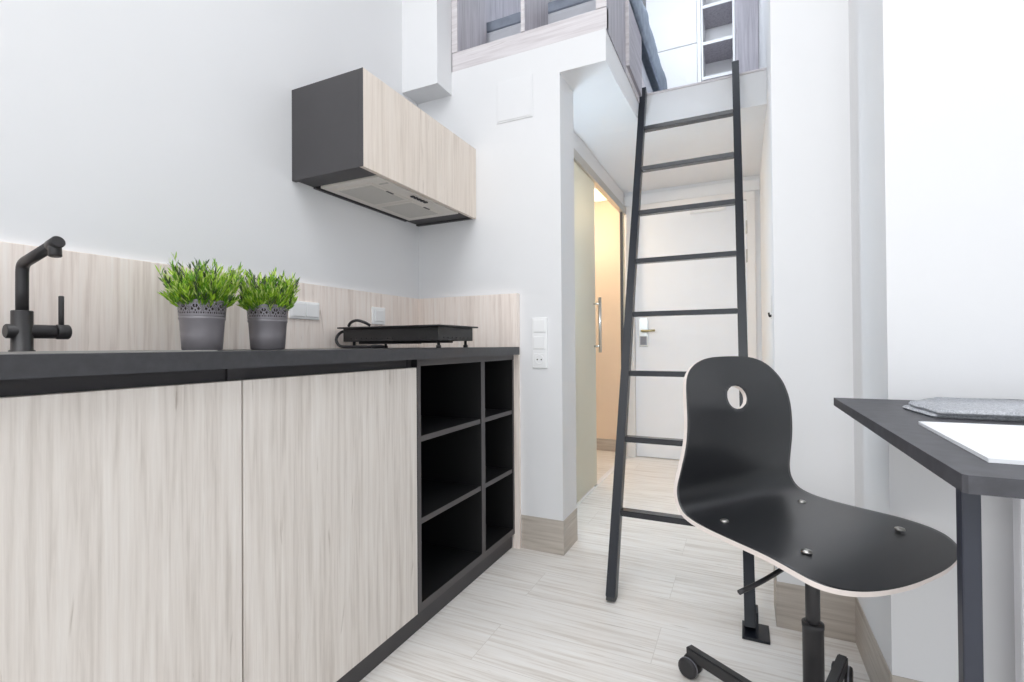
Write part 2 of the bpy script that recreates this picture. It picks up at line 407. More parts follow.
part('back_panel', box(BM(), xs0, xs0+.006, Y2+.0195, Y3-.0145, .092, .855), 'inside', t)
for a, c in ((Y2+.0195, 1.7115), (1.7425, Y3-.0145)):
    for z in (.352, .618): edged('shelf', xs0+.006, xs1-.004, a, c, z-.009, z+.009)
tag(link('plinth', box(BM(), XF-.034, XF-.016, Y0, Y3, .0, .0655), 'anthracite'), 'dark plinth board running along the floor under the kitchen units', 'plinth')
# worktop with the sink cut out
b = BM(); wx0_, wx1_ = XW+.001, -.91; wy0, wy1 = .06, 2.006; sx0, sx1, sy0, sy1 = -1.31, -1.02, .30, .66
box(b, sx1, wx1_, wy0, wy1, ZT0, ZT1); box(b, wx0_, sx0, wy0, wy1, ZT0, ZT1)
box(b, sx0, sx1, wy0, sy0, ZT0, ZT1); box(b, sx0, sx1, sy1, wy1, ZT0, ZT1)
bmesh.ops.remove_doubles(b, verts=b.verts, dist=1e-5)
tag(link('worktop', b, 'worktop'), 'long charcoal stone worktop over the kitchen units', 'worktop')
t = thing('sink', 'steel sink set in the charcoal worktop in front of the tap', 'sink', ((sx0+sx1)/2, (sy0+sy1)/2, .76))
b = BM()
for a in ((sx0-.012, sx0+.002, sy0-.012, sy1+.012), (sx1-.002, sx1+.012, sy0-.012, sy1+.012), (sx0+.002, sx1-.002, sy0-.012, sy0+.002), (sx0+.002, sx1-.002, sy1-.002, sy1+.012)):
    box(b, *a, ZT1+.0003, ZT1+.0025)
part('rim', b, 'steel', t)
b = BM(); e = .001
box(b, sx0+e, sx0+.003, sy0+e, sy1-e, .76, ZT1); box(b, sx1-.003, sx1-e, sy0+e, sy1-e, .76, ZT1)
box(b, sx0+e, sx1-e, sy0+e, sy0+.003, .76, ZT1); box(b, sx0+e, sx1-e, sy1-.003, sy1-e, .76, ZT1); box(b, sx0+e, sx1-e, sy0+e, sy1-e, .757, .76)
part('basin', b, 'steel', t)
b = BM(); lathe(b, [(.035, .7602), (.035, .763), (.012, .761)], ((sx0+sx1)/2, (sy0+sy1)/2, 0)); part('drain', b, 'steel', t)
# splashbacks
tag(link('splashback', box(BM(), XW+.0003, XW+.016, .06, 2.0075, ZT1+.0003, 1.155, .001), 'splash'), 'long pale oak splashback on the left wall behind tap and pots', 'splashback')
b = BM(); prism(b, [(XW+.0005, 0), (-.921, 0), (-.921, 0)][:0] or [(XW+.0005, 2.008), (-.921, 2.008), (-.921, YB-.0005), (XW+.0005, YB-.0005)], ZT1+.0005, 1.155)
prism(b, [(-.957, 2.019), (-.921, 2.019), (-.921, YB-.0005), (-.957, YB-.0005)], 0, ZT1+.0005)
tag(link('side_panel', b, 'splash'), 'short pale oak splashback and end panel beside the shelf unit', 'splashback')

# tap
tx, ty = -1.385, .496
t = thing('kitchen_tap', 'matt black kitchen tap with angled spout', 'tap', (tx, ty, ZT1))
b = BM(); lathe(b, [(.021, 0), (.021, .004), (.0178, .006), (.0178, .087), (.0170, .089)], (tx, ty, ZT1)); part('body', b, 'tap', t)
b = BM()
path = [(tx, ty, .99), (tx, ty, 1.05), (tx, ty, 1.082)] + spline([(tx, ty, 1.082), (tx+.003, ty, 1.095), (tx+.014, ty, 1.103), (tx+.04, ty, 1.109)], 5)[1:] + [(tx+.142, ty, 1.131)]
tube(b, path, .0108, 20)
sp = part('spout', b, 'tap', t)
b = BM(); cyl(b, (tx+.136, ty, 1.134), (tx+.139, ty, 1.104), .0108); cyl(b, (tx+.122, ty, 1.1265), (tx+.152, ty, 1.1335), .0120)
part('nozzle', b, 'tap', sp)
b = BM(); cyl(b, (tx, ty-.027, .957), (tx, ty+.056, .957), .0150, bev=.002); cyl(b, (tx, ty+.0565, .957), (tx, ty+.080, .957), .0165, bev=.002)
part('mixer_cartridge', b, 'tap', t)
b = BM(); cyl(b, (tx, ty+.066, .967), (tx, ty+.066, 1.038), .0050); part('lever', b, 'tap', t)

# potted plants with lace rims
def rnd(a, c): return random.uniform(a, c)
def make_pot(cx, cy, label, h, rt, rb, spread, tall, rmax, seed):
    random.seed(seed)
    t = thing('potted_plant', label, 'plant', (cx, cy, ZT1+.0002), 'green plants in silver lace pots')
    z0 = ZT1+.0002; zl = .66*h
    rr = lambda z: rb+(rt-rb)*z/h
    b = BM()
    lathe(b, [(rb-.004, 0), (rb, .003), (rr(.3*h), .3*h), (rr(zl-.008), zl-.008), (rr(zl)+.0012, zl-.004), (rr(zl)+.0012, zl), (rr(zl), zl+.003),
              (rr(zl)-.002, zl+.003), (rr(zl)-.002, zl-.01), (rb-.004, .006)], (cx, cy, z0), n=48)
    # pierced lace band: scallops with fans of holes
    ns, per, nz = 11, 22, 28; n = ns*per
    def solid(i, j):
        u = ((i+.5) % per)/per*2-1; v = (j+.5)/nz          # u -1..1 inside one scallop, v 0..1 upward
        top = .80+.20*math.sqrt(max(0, 1-u*u))
        if v > top: return False
        if v < .10 or v > top-.09: return True
        if .15 < v < .24: return abs(((u+1)*3) % 1-.5) > .22
        if v <= .28: return True
        ua = abs(u); q = math.hypot(u, (v-.30)*1.5)
        a = math.atan2((v-.30)*1.5, u)
        if q < .22: return q > .13
        if q < .34: return True
        if q < .66: return abs((a/math.pi*4) % 1-.5) > .35
        if q < .78: return True
        q2 = math.hypot(1-ua, (v-.78)*1.4)
        if q2 < .26: return q2 > .15
        return ((u*4+v*9) % 1) > .36
    grid = {}
    def gv(i, j):
        i %= n; k = (i, j)
        if k not in grid:
            z = zl+.003+(h-zl-.003)*j/nz; r = rr(z)+.001; a = 2*math.pi*i/n
            grid[k] = b.verts.new((cx+r*math.cos(a), cy+r*math.sin(a), z0+z))
        return grid[k]
    for i in range(n):
        for j in range(nz):
            if solid(i, j):
                f = b.faces.new((gv(i, j), gv(i+1, j), gv(i+1, j+1), gv(i, j+1))); f.smooth = True
    o = part('pot', b, 'pot', t, 'silver grey pot with pierced lace rim')
    s = BM(); lathe(s, [(rr(.5*h)-.004, .5*h), (rr(.8*h)-.0035, .80*h), (rr(.93*h)-.004, .93*h), (.01, .88*h)], (cx, cy, z0), n=32); part('soil_liner', s, 'soil_liner', t)  # soil carried up as a dark liner, painting the shade behind the lace holes
    g = BM()
    def leaf(p, d, L, w, mi):
        d = d.normalized(); s_ = d.cross(Vector((rnd(-1, 1), rnd(-1, 1), rnd(-.2, 1)))).normalized(); nn = s_.cross(d)
        q = [p, p+d*L*.35+s_*w+nn*w*.3, p+d*L*.35-s_*w+nn*w*.3, p+d*L*.75+s_*w*.75, p+d*L*.75-s_*w*.75, p+d*L-nn*w*.5]
        v = [g.verts.new(x) for x in q]
        for ids in ((0, 1, 2), (1, 3, 4, 2), (3, 5, 4)):
            f = g.faces.new([v[k] for k in ids]); f.material_index = mi; f.smooth = True
    for k in range(190):
        a = rnd(0, 2*math.pi); r0 = rt*.75*math.sqrt(random.random()); lean = (r0/rt)*1.0+rnd(-.15, .3)
        low = k >= 150
        if low: r0 = rt*rnd(.6, .85); lean = rnd(1.2, 2.2)
        p = Vector((cx+r0*math.cos(a), cy+r0*math.sin(a), z0+.80*h))
        L = tall*rnd(.50, 1.02)*(1.14 if k % 6 == 0 else 1); rm = rmax*rnd(.86, 1.12)
        if low: L *= .72; rm *= .86
        d = Vector((math.cos(a)*lean*spread, math.sin(a)*lean*spread, 1)).normalized()
        bend = Vector((math.cos(a), math.sin(a), -.25))*rnd(.0, .5)
        pts = []
        for i in range(7):
            s_ = i/6; q = p+d*L*s_+bend*L*s_*s_*.35
            rv = Vector((q.x-cx, q.y-cy, 0)); rl = rv.length
            if rl > 1e-4: q += rv/rl*(rm*math.tanh(rl/rm)-rl)
            pts.append(q)
        tip_dark = random.random() < .22
        for i in range(6):
            q0, q1 = pts[i], pts[i+1]; dd = (q1-q0)
            sd = dd.cross(Vector((rnd(-1, 1), rnd(-1, 1), .1))).normalized()*.0009
            v = [g.verts.new(x) for x in (q0-sd, q0+sd, q1+sd, q1-sd)]; f = g.faces.new(v); f.material_index = 1
            if i >= 1:
                for _ in range(4):
                    side = Vector((rnd(-1, 1), rnd(-1, 1), rnd(.1, 1.0)))
                    mi = 3 if (tip_dark and i >= 4) else random.choices((0, 1, 2), (.48, .26, .26) if i > 2 else (.4, .5, .1))[0]
                    st = q0.lerp(q1, rnd(0, 1)); dr = dd.normalized()*.9+side*.62
                    LL = rnd(.015, .027)
                    if (st+dr.normalized()*LL).x < XW+.02: dr.x = abs(dr.x)
                    leaf(st, dr, LL, rnd(.0013, .0023), mi)
    part('foliage', g, ['leaf_a', 'leaf_b', 'leaf_c', 'leaf_d'], t, 'bright green feathery leaves')
make_pot(-1.297, .824, 'larger leafy green plant in a silver lace pot, nearer the tap', .131, .0555, .0465, .95, .132, .112, 3)
make_pot(-1.281, 1.009, 'smaller leafy green plant in a silver lace pot, nearer the hob', .131, .0555, .0465, .85, .124, .098, 11)

# sockets on the splashback
xs = XW+.016
t = thing('double_socket', 'wide white double socket partly behind the right plant pot', 'socket', (xs, 1.32, 1.02))
part('frame', box(BM(), xs, xs+.009, 1.234, 1.370, 1.021, 1.086, .003), 'plastic', t)
for y in (1.270, 1.334): part('outlet_cover', box(BM(), xs+.009, xs+.013, y-.029, y+.029, 1.030, 1.079, .002), 'plastic', t)
t = thing('light_switch', 'square white switch on the oak splashback above the hob', 'switch', (xs, 1.73, 1.018))
part('frame', box(BM(), xs, xs+.009, 1.664, 1.748, 1.016, 1.092, .003), 'plastic', t)
part('rocker', box(BM(), xs+.009, xs+.013, 1.679, 1.733, 1.030, 1.078, .002), 'plastic', t)
# vertical switch strip on the pier
t = thing('switch_panel', 'vertical white strip of two switches and a socket on the white pier', 'switch', (-.82, YB, .818))
fr = part('frame', box(BM(), -.858, -.785, YB-.009, YB-.0002, .817, 1.043, .003), 'plastic', t)
for z in (1.005, .930): part('rocker', box(BM(), -.849, -.794, YB-.013, YB-.009, z-.027, z+.028, .002), 'plastic', t)
so = part('socket_insert', box(BM(), -.849, -.794, YB-.0105, YB-.009, .828, .883, .001), 'plastic', t)
b = BM(); lathe(b, [(.0215, .0), (.0215, .0018), (.0185, .0018), (.0175, .0004)], (-.8215, YB-.0105, .8555), (0, -1, 0), 28); part('socket_ring', b, 'plastic', so)
b = BM()
for dx in (-.0095, .0095): cyl(b, (-.8215+dx, YB-.0108, .8555), (-.8215+dx, YB-.0115, .8555), .0032, 12, .0002)
part('pin_hole', b, 'black', so, 'dark pin holes')

# hob resting on the worktop
hx0, hx1, hy0, hy1 = -1.408, -.965, 1.443, 1.682
t = thing('portable_hob', 'black two-ring hob resting on feet on the worktop', 'hob', ((hx0+hx1)/2, (hy0+hy1)/2, ZT1))
b = BM(); box(b, hx0-.016, hx1+.016, hy0-.016, hy1+.016, 0.9885, .9945, .0015); part('glass_top', b, 'hobblack', t)
b = BM(); box(b, hx0, hx1, hy0, hy1, .938, .9885, .002)
for k in range(16): box(b, hx0+.03+k*.025, hx0+.042+k*.025, hy0-.002, hy0+.001, .947, .952)
for k in range(7): box(b, hx1-.001, hx1+.002, hy0+.03+k*.028, hy0+.045+k*.028, .947, .952)
box(b, hx0+.05, hx0+.22, hy0+.03, hy1-.03, .929, .938, .002); box(b, hx1-.2, hx1-.06, hy0+.04, hy1-.05, .931, .938, .002)
part('housing', b, 'hobblack', t)
for x in (hx0+.035, hx1-.016):
    for y in (hy0+.022, hy1-.03):
        b = BM(); lathe(b, [(.009, .0003), (.009, .010), (.0055, .011), (.0055, .0262)], (x, y, ZT1), n=16); part('foot', b, 'black', t)
for x in (hx0+.12, hx1-.12):
    b = BM(); lathe(b, [(.070, .9946), (.070, .9949), (.068, .9949), (.068, .9946)], (x, (hy0+hy1)/2, 0), n=40, caps=False); part('cooking_ring', b, 'caster', t)
b = BM()
tube(b, spline([(hx0-.0, hy0+.06, .955), (hx0-.02, hy0+.03, .978), (hx0-.020, hy0-.0, .970), (hx0-.014, hy0-.022, .945), (hx0+.01, hy0-.026, .922), (hx0+.06, hy0-.022, .9185),
                (hx0+.14, hy0-.018, .9185), (hx0+.17, hy0-.014, .921), (hx0+.18, hy0+.02, .9185), (hx0+.12, hy0+.03, .9185)], 8), .0055, 10)
tube(b, spline([(hx0+.0, hy0+.03, 1.001), (hx0+.02, hy0+.02, 1.013), (hx0+.05, hy0+.02, 1.021), (hx0+.08, hy0+.03, 1.013), (hx0+.09, hy0+.05, 1.0015)], 8), .0055, 10)
part('power_cable', b, 'black', t)

# wall cabinet with extractor
hx, hy, hz0, hz1 = -1.143, 1.266, 1.523, 1.856
t = thing('wall_cabinet', 'anthracite wall cabinet with pale oak front above the hob', 'cabinet', ((hx+XW)/2, 1.65, hz0))
b = BM()
box(b, XW, hx-.019, hy, hy+.018, hz0, hz1, .0008); box(b, XW, hx-.019, YB-.02, YB-.002, hz0, hz1)
box(b, XW, hx-.019, hy+.018, YB-.02, hz1-.018, hz1); box(b, XW, XW+.008, hy+.018, YB-.02, hz0+.03, hz1-.018)
box(b, XW, hx-.019, hy+.018, 1.365, hz0+.006, hz0+.022); box(b, XW, hx-.019, 1.925, YB-.02, hz0+.006, hz0+.022)
box(b, XW, XW+.012, 1.365, 1.925, hz0, hz0+.03)
part('carcass', b, 'anthracite', t)
part('edge_band', box(BM(), hx-.018, hx-.0004, hy, hy+.0008, hz0+.0003, hz1-.0003), 'anthracite', t, 'anthracite edge strip')
part('door', box(BM(), hx-.018, hx, hy+.0009, 1.736, hz0, hz1, .001), 'hoodwood', t)
part('door', box(BM(), hx-.018, hx, 1.7375, YB-.002, hz0, hz1, .001), 'hoodwood', t)
t = thing('extractor_hood', 'pale metal extractor hood set in the underside of the wall cabinet', 'extractor', (-1.31, 1.645, hz0-.004))
ex0, ex1, ey0, ey1 = -1.45, -1.172, 1.372, 1.918; ez = hz0-.002
b = BM(); box(b, ex0, ex1, ey0, ey1, ez+.002, ez+.02, .002); box(b, ex0+.03, ex1-.03, ey0+.04, ey1-.04, ez+.02, ez+.12)
part('housing', b, 'hoodsteel', t)
for a, c in ((ey0+.035, 1.638), (1.652, ey1-.035)):
    f = part('grease_filter', box(BM(), ex0+.03, ex1-.06, a, c, ez-.001, ez+.0018, .001), 'hoodsteel', t)
    part('filter_mesh', box(BM(), ex0+.045, ex1-.075, a+.016, c-.016, ez-.0022, ez-.001), 'filter', f)
    part('latch', box(BM(), ex1-.073, ex1-.065, (a+c)/2-.02, (a+c)/2+.02, ez-.003, ez-.001, .0005), 'anthracite', f)
for k in range(5):
    part('button', box(BM(), ex1-.032, ex1-.016, 1.60+k*.022, 1.614+k*.022, ez-.003, ez+.0018, .001), 'black', t)
part('switch_strip', box(BM(), ex1-.045, ex1-.006, 1.43, 1.436, ez-.0006, ez+.0018), 'steel', t)

# ------------------------------------------------------------------ loft
t = thing('loft_balustrade', 'pale grey timber frame with open niches along the loft front', 'balustrade', (-.9, YB, ZL))
fy0, fy1 = YB+.0, YB+.30
b = BM(); box(b, -1.274, -.507, fy0, fy0+.03, ZL, 2.350, .0015); part('front_rail', b, 'lofttrim', t)
part('niche_floor', box(BM(), -1.242, -.553, fy0+.03, fy1, ZL+.03, 2.350), 'lofttrim', t)
def upright(nm, x0, x1):
    bb = BM(); box(bb, x0, x1, fy0+.0005, fy1, 2.3505, 3.35); part(nm, bb, 'loftgrey', t)
upright('upright', -1.2735, -1.242); upright('upright', -.903, -.885); upright('upright', -.553, -.5125)
part('face_strip', box(BM(), -1.274, -1.2425, fy0-.004, fy0, 2.3505, 3.35), 'lofttrim', t)
part('face_strip', box(BM(), -.903, -.885, fy0-.004, fy0, 2.3505, 3.35), 'lofttrim', t)
part('face_strip', box(BM(), -.553, -.507, fy0-.004, fy0, 2.3505, 3.35), 'lofttrim', t)
part('top_rail', box(BM(), -1.274, -.507, fy0-.004, fy1, 3.351, 3.40), 'lofttrim', t)
part('return_panel', box(BM(), XL-.02, XL, YB+.301, 2.403, ZL+.001, 3.35, .001), 'loftgreyside', t)
part('return_panel', box(BM(), XL+.0005, XL+.005, YB+.0005, 2.403, ZL-.004, 3.35, .0005), 'loftgrey', t)
t = thing('loft_side_rail', 'grey timber side boards of the loft bed beside the ladder', 'side rail', (XL, 2.45, ZL))
part('end_board', box(BM(), XL, XL+.020, 2.411, 2.75, 2.292, 2.62, .001), 'loftgreyside', t)
part('end_strip', box(BM(), XL, XL+.022, 2.404, 2.4105, 2.288, 2.625), 'lofttrim', t, 'pale board end')
part('lower_board', box(BM(), XL-.02, XL+.006, 2.411, 2.75, ZL+.001, 2.2915), 'lofttrim', t)
# bed and bedding behind the boards
t = thing('loft_bed', 'pale loft bed with mattress behind the timber frame', 'bed', (-1.0, 3.2, ZL))
part('bed_base', box(BM(), XW+.01, XL-.021, 2.37, 3.88, ZL+.001, 2.53, .004), 'lofttrim', t)
part('mattress', box(BM(), XW+.02, XL-.025, 2.38, 3.87, 2.531, 2.66, .03, seg=4), 'mattress', t)
import mathutils
def soft(section, y0, y1, n, amp, freq, seed):
    """soft bedding: a closed cross-section in x-z carried along y with folds"""
    b = BM(); rings = []
    cx_ = sum(p[0] for p in section)/len(section); cz_ = sum(p[1] for p in section)/len(section)
    for j in range(n+1):
        y = y0+(y1-y0)*j/n; e = min(j, n-j); sh = {0: .86, 1: .95}.get(e, 1); rg = []
        for x, z in section:
            k = mathutils.noise.noise(Vector((x*freq, y*freq, z*freq+seed)))*amp+mathutils.noise.noise(Vector((x*freq*3, y*freq*2.5, seed)))*amp*.4
            d = Vector((x-cx_, z-cz_)).normalized()
            up = 1 if z > cz_ else .15
            rg.append(b.verts.new((cx_+(x-cx_)*(.5+.5*sh)+d.x*k*up, y, cz_+(z-cz_)*sh+d.y*k*up)))
        rings.append(rg)
    m = len(section)
    for a, c_ in zip(rings, rings[1:]):
        for i in range(m): b.faces.new((a[i], a[(i+1) % m], c_[(i+1) % m], c_[i])).smooth = True
    b.faces.new(rings[0]); b.faces.new(list(reversed(rings[-1])))
    return b
def closed(pts, n=5):
    p = [Vector((x, z, 0)) for x, z in pts]; out = []; L = len(p)
    for i in range(L):
        a, b_, c_, d = p[i-1], p[i], p[(i+1) % L], p[(i+2) % L]
        for k in range(n):
            t_ = k/n; q = .5*((2*b_)+(c_-a)*t_+(2*a-5*b_+4*c_-d)*t_*t_+(3*b_-a-3*c_+d)*t_**3); out.append((q.x, q.y))
    return out
tag(link('duvet', soft(closed([(-1.43, 2.668), (-1.44, 2.70), (-1.38, 2.722), (-1.2, 2.724), (-1.0, 2.724), (-.8, 2.724), (-.60, 2.722), (-.56, 2.70), (-.57, 2.668), (-.8, 2.666), (-1.0, 2.666), (-1.2, 2.666)]), 2.40, 3.80, 40, .006, 9, 3), 'duvet'),
    'grey blue duvet lying flat on the loft bed mattress', 'duvet')
tag(link('blanket', soft(closed([(-.80, 2.738), (-.80, 2.80), (-.76, 2.85), (-.66, 2.885), (-.55, 2.875), (-.490, 2.835), (-.474, 2.76), (-.476, 2.68), (-.480, 2.650), (-.500, 2.650), (-.504, 2.70), (-.53, 2.738), (-.62, 2.740), (-.72, 2.740)]), 2.45, 3.70, 44, .014, 8, 7), 'duvetdark'),
    'slate blue blanket hanging over the side board of the loft bed', 'blanket')

# wardrobe wall at the back of the loft
wy = 3.9
t = thing('loft_wardrobe', 'tall white cupboard with two stacked doors at the back of the loft', 'cupboard', (-.45, 4.03, ZL+.001))
part('carcass', box(BM(), -.66, -.262, wy+.02, 4.19, ZF+.001, 3.74), 'whitepaint', t)
part('door', box(BM(), -.66, -.29, wy, wy+.019, ZF+.003, 3.176, .002), 'whitepaint', t)
part('door', box(BM(), -.66, -.29, wy, wy+.019, 3.182, 3.735, .002), 'whitepaint', t)
part('post', box(BM(), -.288, -.262, wy-.012, wy+.019, ZF+.003, 3.735, .002), 'whitepaint', t)
t = thing('loft_bookcase', 'white open bookcase with small square cubbies at the back of the loft', 'bookcase', (-.15, 4.03, ZF+.001))
part('base_panel', box(BM(), -.260, -.035, wy+.02, 4.19, ZF+.001, 2.885), 'loftgrey', t, 'grey base')
for x0, x1 in ((-.260, -.248), (-.047, -.031)): part('side_panel', box(BM(), x0, x1, wy, 4.19, 2.886, 3.74, .001), 'whitepaint', t)
part('back_panel', box(BM(), -.247, -.048, 4.17, 4.185, 2.90, 3.74), 'whitepaint', t)
for z in (2.886, 3.145, 3.42, 3.70): 
    bb = BM(); box(bb, -.2475, -.0475, wy+.0005, 4.169, z, z+.022, mi=1); box(bb, -.2475, -.0475, wy-.004, wy+.0005, z, z+.022)  # grey body colour paints in the shade under each white-fronted shelf
    part('shelf', bb, ['whitepaint', 'loftgrey'], t)
t = thing('loft_cupboard', 'grey wood cupboard door at the right end of the loft', 'cupboard', (.03, 4.0, ZF+.001))
part('carcass', box(BM(), -.029, XE2-.002, wy+.02, 4.19, ZF+.001, 3.74), 'loftgrey', t)
part('door', box(BM(), -.029, XE2-.002, wy, wy+.019, ZF+.003, 3.735, .001), 'loftgrey', t)

# ------------------------------------------------------------------ ladder
def lad(x_b, x_t, z): k = z/2.4; return Vector((x_b+(x_t-x_b)*k, 1.745+.461*z, z))
t = thing('loft_ladder', 'slim slate black steel ladder leaning against the loft edge', 'ladder', (-.21, 1.745, 0))
dirv = Vector((0, .461, 1)).normalized()
XLB, XLT, XRB, XRT = -.437, -.499, .012, -.022
b = BM(); bar(b, lad(XLB, XLT, .011), lad(XLB, XLT, 2.365), .034, .046, (1, 0, 0), .002); part('side_rail', b, 'ladder', t)
b = BM(); bar(b, lad(XRB, XRT, .011), lad(XRB, XRT, 2.405), .034, .046, (1, 0, 0), .002); part('side_rail', b, 'ladder', t)
for k in range(8):
    z = .281+.258*k; a = lad(XLB, XLT, z); c = lad(XRB, XRT, z); a.x += .017; c.x -= .017
    b = BM(); bar(b, a, c, .040, .022, (0, 1, 0), .002); part('rung', b, 'rung', t)
for xb, xt, zt in ((XLB, XLT, 2.366), (XRB, XRT, 2.41)):
    p = lad(xb, xt, zt); b = BM()
    box(b, p.x-.013, p.x+.013, p.y-.01, p.y+.085, p.z-.006, p.z, .001); box(b, p.x-.013, p.x+.013, p.y+.079, p.y+.085, p.z-.03, p.z-.006, .001)
    box(b, p.x-.005, p.x+.005, p.y-.004, p.y+.03, p.z, p.z+.012, .001)
    part('hook', b, 'ladder', t)
fp = part('foot_plate', box(BM(), -.012, .066, 1.69, 1.79, .0002, .008, .001), 'ladder', t)
b = BM(); box(b, .0275, .0345, 1.70, 1.755, .008, .085, .001); part('foot_bracket', b, 'ladder', fp)
b = BM(); bar(b, lad(XLB, XLT, .0002), lad(XLB, XLT, .011), .030, .042, (1, 0, 0), 0); part('rubber_foot', b, 'black', t)

# ------------------------------------------------------------------ chair
CH = Vector((.1322, 1.2545, 0)); CK = .965; fa = math.radians(-37.5)         # column position, shell scale and facing
F_ = Vector((math.cos(fa), math.sin(fa), 0)); W_ = Vector((-F_.y, F_.x, 0))
def cp(bb, z, hh): return CH+F_*bb*CK+W_*hh*CK+Vector((0, 0, .0322+z*CK))
CC = CH
t = thing('swivel_chair', 'black moulded plywood swivel chair with a round hole in its backrest', 'chair', (CC.x, CC.y, 0))
ctrl = [(-.2175, .8865, .004), (-.2172, .886, .040), (-.2165, .884, .072), (-.2145, .8785, .104), (-.211, .868, .134), (-.206, .853, .158), (-.199, .835, .175), (-.191, .815, .186), (-.185, .795, .192), (-.179, .768, .197), (-.175, .732, .200), (-.175, .689, .203), (-.179, .653, .207), (-.187, .610, .212),
        (-.193, .573, .217), (-.189, .544, .219), (-.172, .521, .221), (-.140, .510, .222), (-.094, .5055, .224), (-.032, .5045, .228), (.03, .505, .233),
        (.075, .504, .238), (.117, .500, .241), (.146, .495, .238), (.168, .4905, .225), (.186, .487, .203), (.200, .4845, .174), (.211, .4828, .136), (.218, .4815, .092), (.2215, .481, .048), (.2225, .4808, .004)]
cs = spline([Vector(c) for c in ctrl], 4); NS = len(cs); NT = 40
b = BM(); fv = []; HH, HZ, HR, HE = -.014, .781, .0295, 1.22
par = {}
for i, s in enumerate(cs):
    row = []
    for j in range(NT+1):
        tt = (j/NT*2-1)
        v = b.verts.new(cp(s.x, s.y, tt*s.z)); par[v] = (tt*s.z, s.y, s.x, i, j); row.append(v)
    fv.append(row)
faces = {}
for i in range(NS-1):
    for j in range(NT):
        cz_ = (cs[i].y+cs[i+1].y)/2; ch = ((j+.5)/NT*2-1)*(cs[i].z+cs[i+1].z)/2
        if i < 60 and math.hypot((ch-HH)/HE, cz_-HZ) < HR: continue
        faces[(i, j)] = b.faces.new((fv[i][j], fv[i][j+1], fv[i+1][j+1], fv[i+1][j]))
loose = [v for v in b.verts if not v.link_faces]
for v in loose: b.verts.remove(v)
b.verts.ensure_lookup_table()
for v in list(b.verts):                                   # round the hand hole
    h_, z_, b_, i, j = par[v]
    if any(e.is_boundary for e in v.link_edges) and math.hypot((h_-HH)/HE, z_-HZ) < HR*1.6:
        k = HR/max(1e-6, math.hypot((h_-HH)/HE, z_-HZ)); v.co = cp(b_, HZ+(z_-HZ)*k, HH+(h_-HH)*k)
for f in b.faces: f.smooth = True
bmesh.ops.recalc_face_normals(b, faces=b.faces)
b.normal_update()
front = list(b.faces); nrm = {v: v.normal.copy() for v in b.verts}
sgn = 1 if nrm[fv[NS//2+20][NT//2]].z > 0 else -1
back = {v: b.verts.new(v.co-nrm[v]*sgn*.010) for v in list(b.verts)}
bnd = [e for e in b.edges if e.is_boundary]
for f in front:
    q = b.faces.new([back[v] for v in reversed(f.verts)]); q.smooth = True
for e in bnd:
    v0, v1 = e.verts
    q = b.faces.new((v0, v1, back[v1], back[v0])); q.material_index = 1; q.smooth = False
part('seat_shell', b, ['shell', 'ply'], t, 'black lacquered seat shell with pale plywood edge')
for lf, lw in ((-.111, -.152), (-.111, .140), (.0825, -.152), (.107, .1445)):
    zz = .5062; p = cp(lf, zz, lw); b = BM()
    lathe(b, [(.0098, -.001), (.0092, .0024), (.006, .0040), (.0015, .0046)], p, n=18); part('bolt', b, 'steel', t, 'shiny bolt head')
b = BM()
bar(b, cp(-.09, .478, 0), cp(.09, .478, 0), .10, .02, tuple(W_)); bar(b, cp(-.095, .485, -.14), cp(-.095, .485, .14), .03, .012, tuple(F_)); bar(b, cp(.095, .485, -.14), cp(.095, .485, .14), .03, .012, tuple(F_))
box(b, CC.x-.045, CC.x+.045, CC.y-.045, CC.y+.045, .445, .49, .008)
part('seat_mount', b, 'black', t)
b = BM(); cyl(b, (CC.x, CC.y, .27), (CC.x, CC.y, .46), .0143); part('gas_piston', b, 'black', t)
b = BM(); lathe(b, [(.0207, .07), (.0207, .298), (.0217, .299), (.0217, .308), (.015, .310)], (CC.x, CC.y, 0), n=28); part('column', b, 'black', t)
b = BM(); tube(b, spline([(.0965, 1.192, .468), (.0724, 1.148, .4607), (.029, 1.0905, .449), (-.0116, 1.045, .4395)], 6), .0048, 10); part('height_lever', b, 'black', t)
b = BM(); lathe(b, [(.036, .045), (.038, .05), (.038, .096), (.03, .10)], (CC.x, CC.y, 0), n=28); part('hub', b, 'black', t)
for k in range(5):
    a = math.radians(144.5-72*k); u = Vector((math.cos(a), math.sin(a), 0))
    p0 = CC+u*.036+Vector((0, 0, .072)); p1 = CC+u*.342+Vector((0, 0, .062))
    b = BM(); bar(b, p0, p1, .024, .032, (-u.y, u.x, 0), .003)
    arm = part('base_arm', b, 'black', t)
    e = CC+u*.322; s = Vector((-u.y, u.x, 0)); sw = math.radians(144.5-72*k+14-9*k); ww = Vector((math.cos(sw), math.sin(sw), 0))
    ax = Vector((-ww.y, ww.x, 0)); c = e+ww*.012+Vector((0, 0, .0275))
    b = BM()
    for sd in (-1, 1):
        q = c+ax*.0150*sd
        lathe(b, [(.019, -.009), (.0250, -.0075), (.0270, -.004), (.0270, .004), (.0250, .0075), (.019, .009)], q, tuple(ax), 24)
    cyl(b, c-ax*.012, c+ax*.012, .006); cyl(b, e+Vector((0, 0, .026)), e+Vector((0, 0, .050)), .006)
    cas = part('caster', b, 'black', arm)
    if k in (0, 1):
        b = BM()
        for sd in (-1, 1):
            lathe(b, [(.0268, -.003), (.0274, 0), (.0268, .003)], c+ax*.0150*sd, tuple(ax), 24, caps=False)
        cas2 = part('caster_rim', b, 'caster', arm, 'grey caster tread')

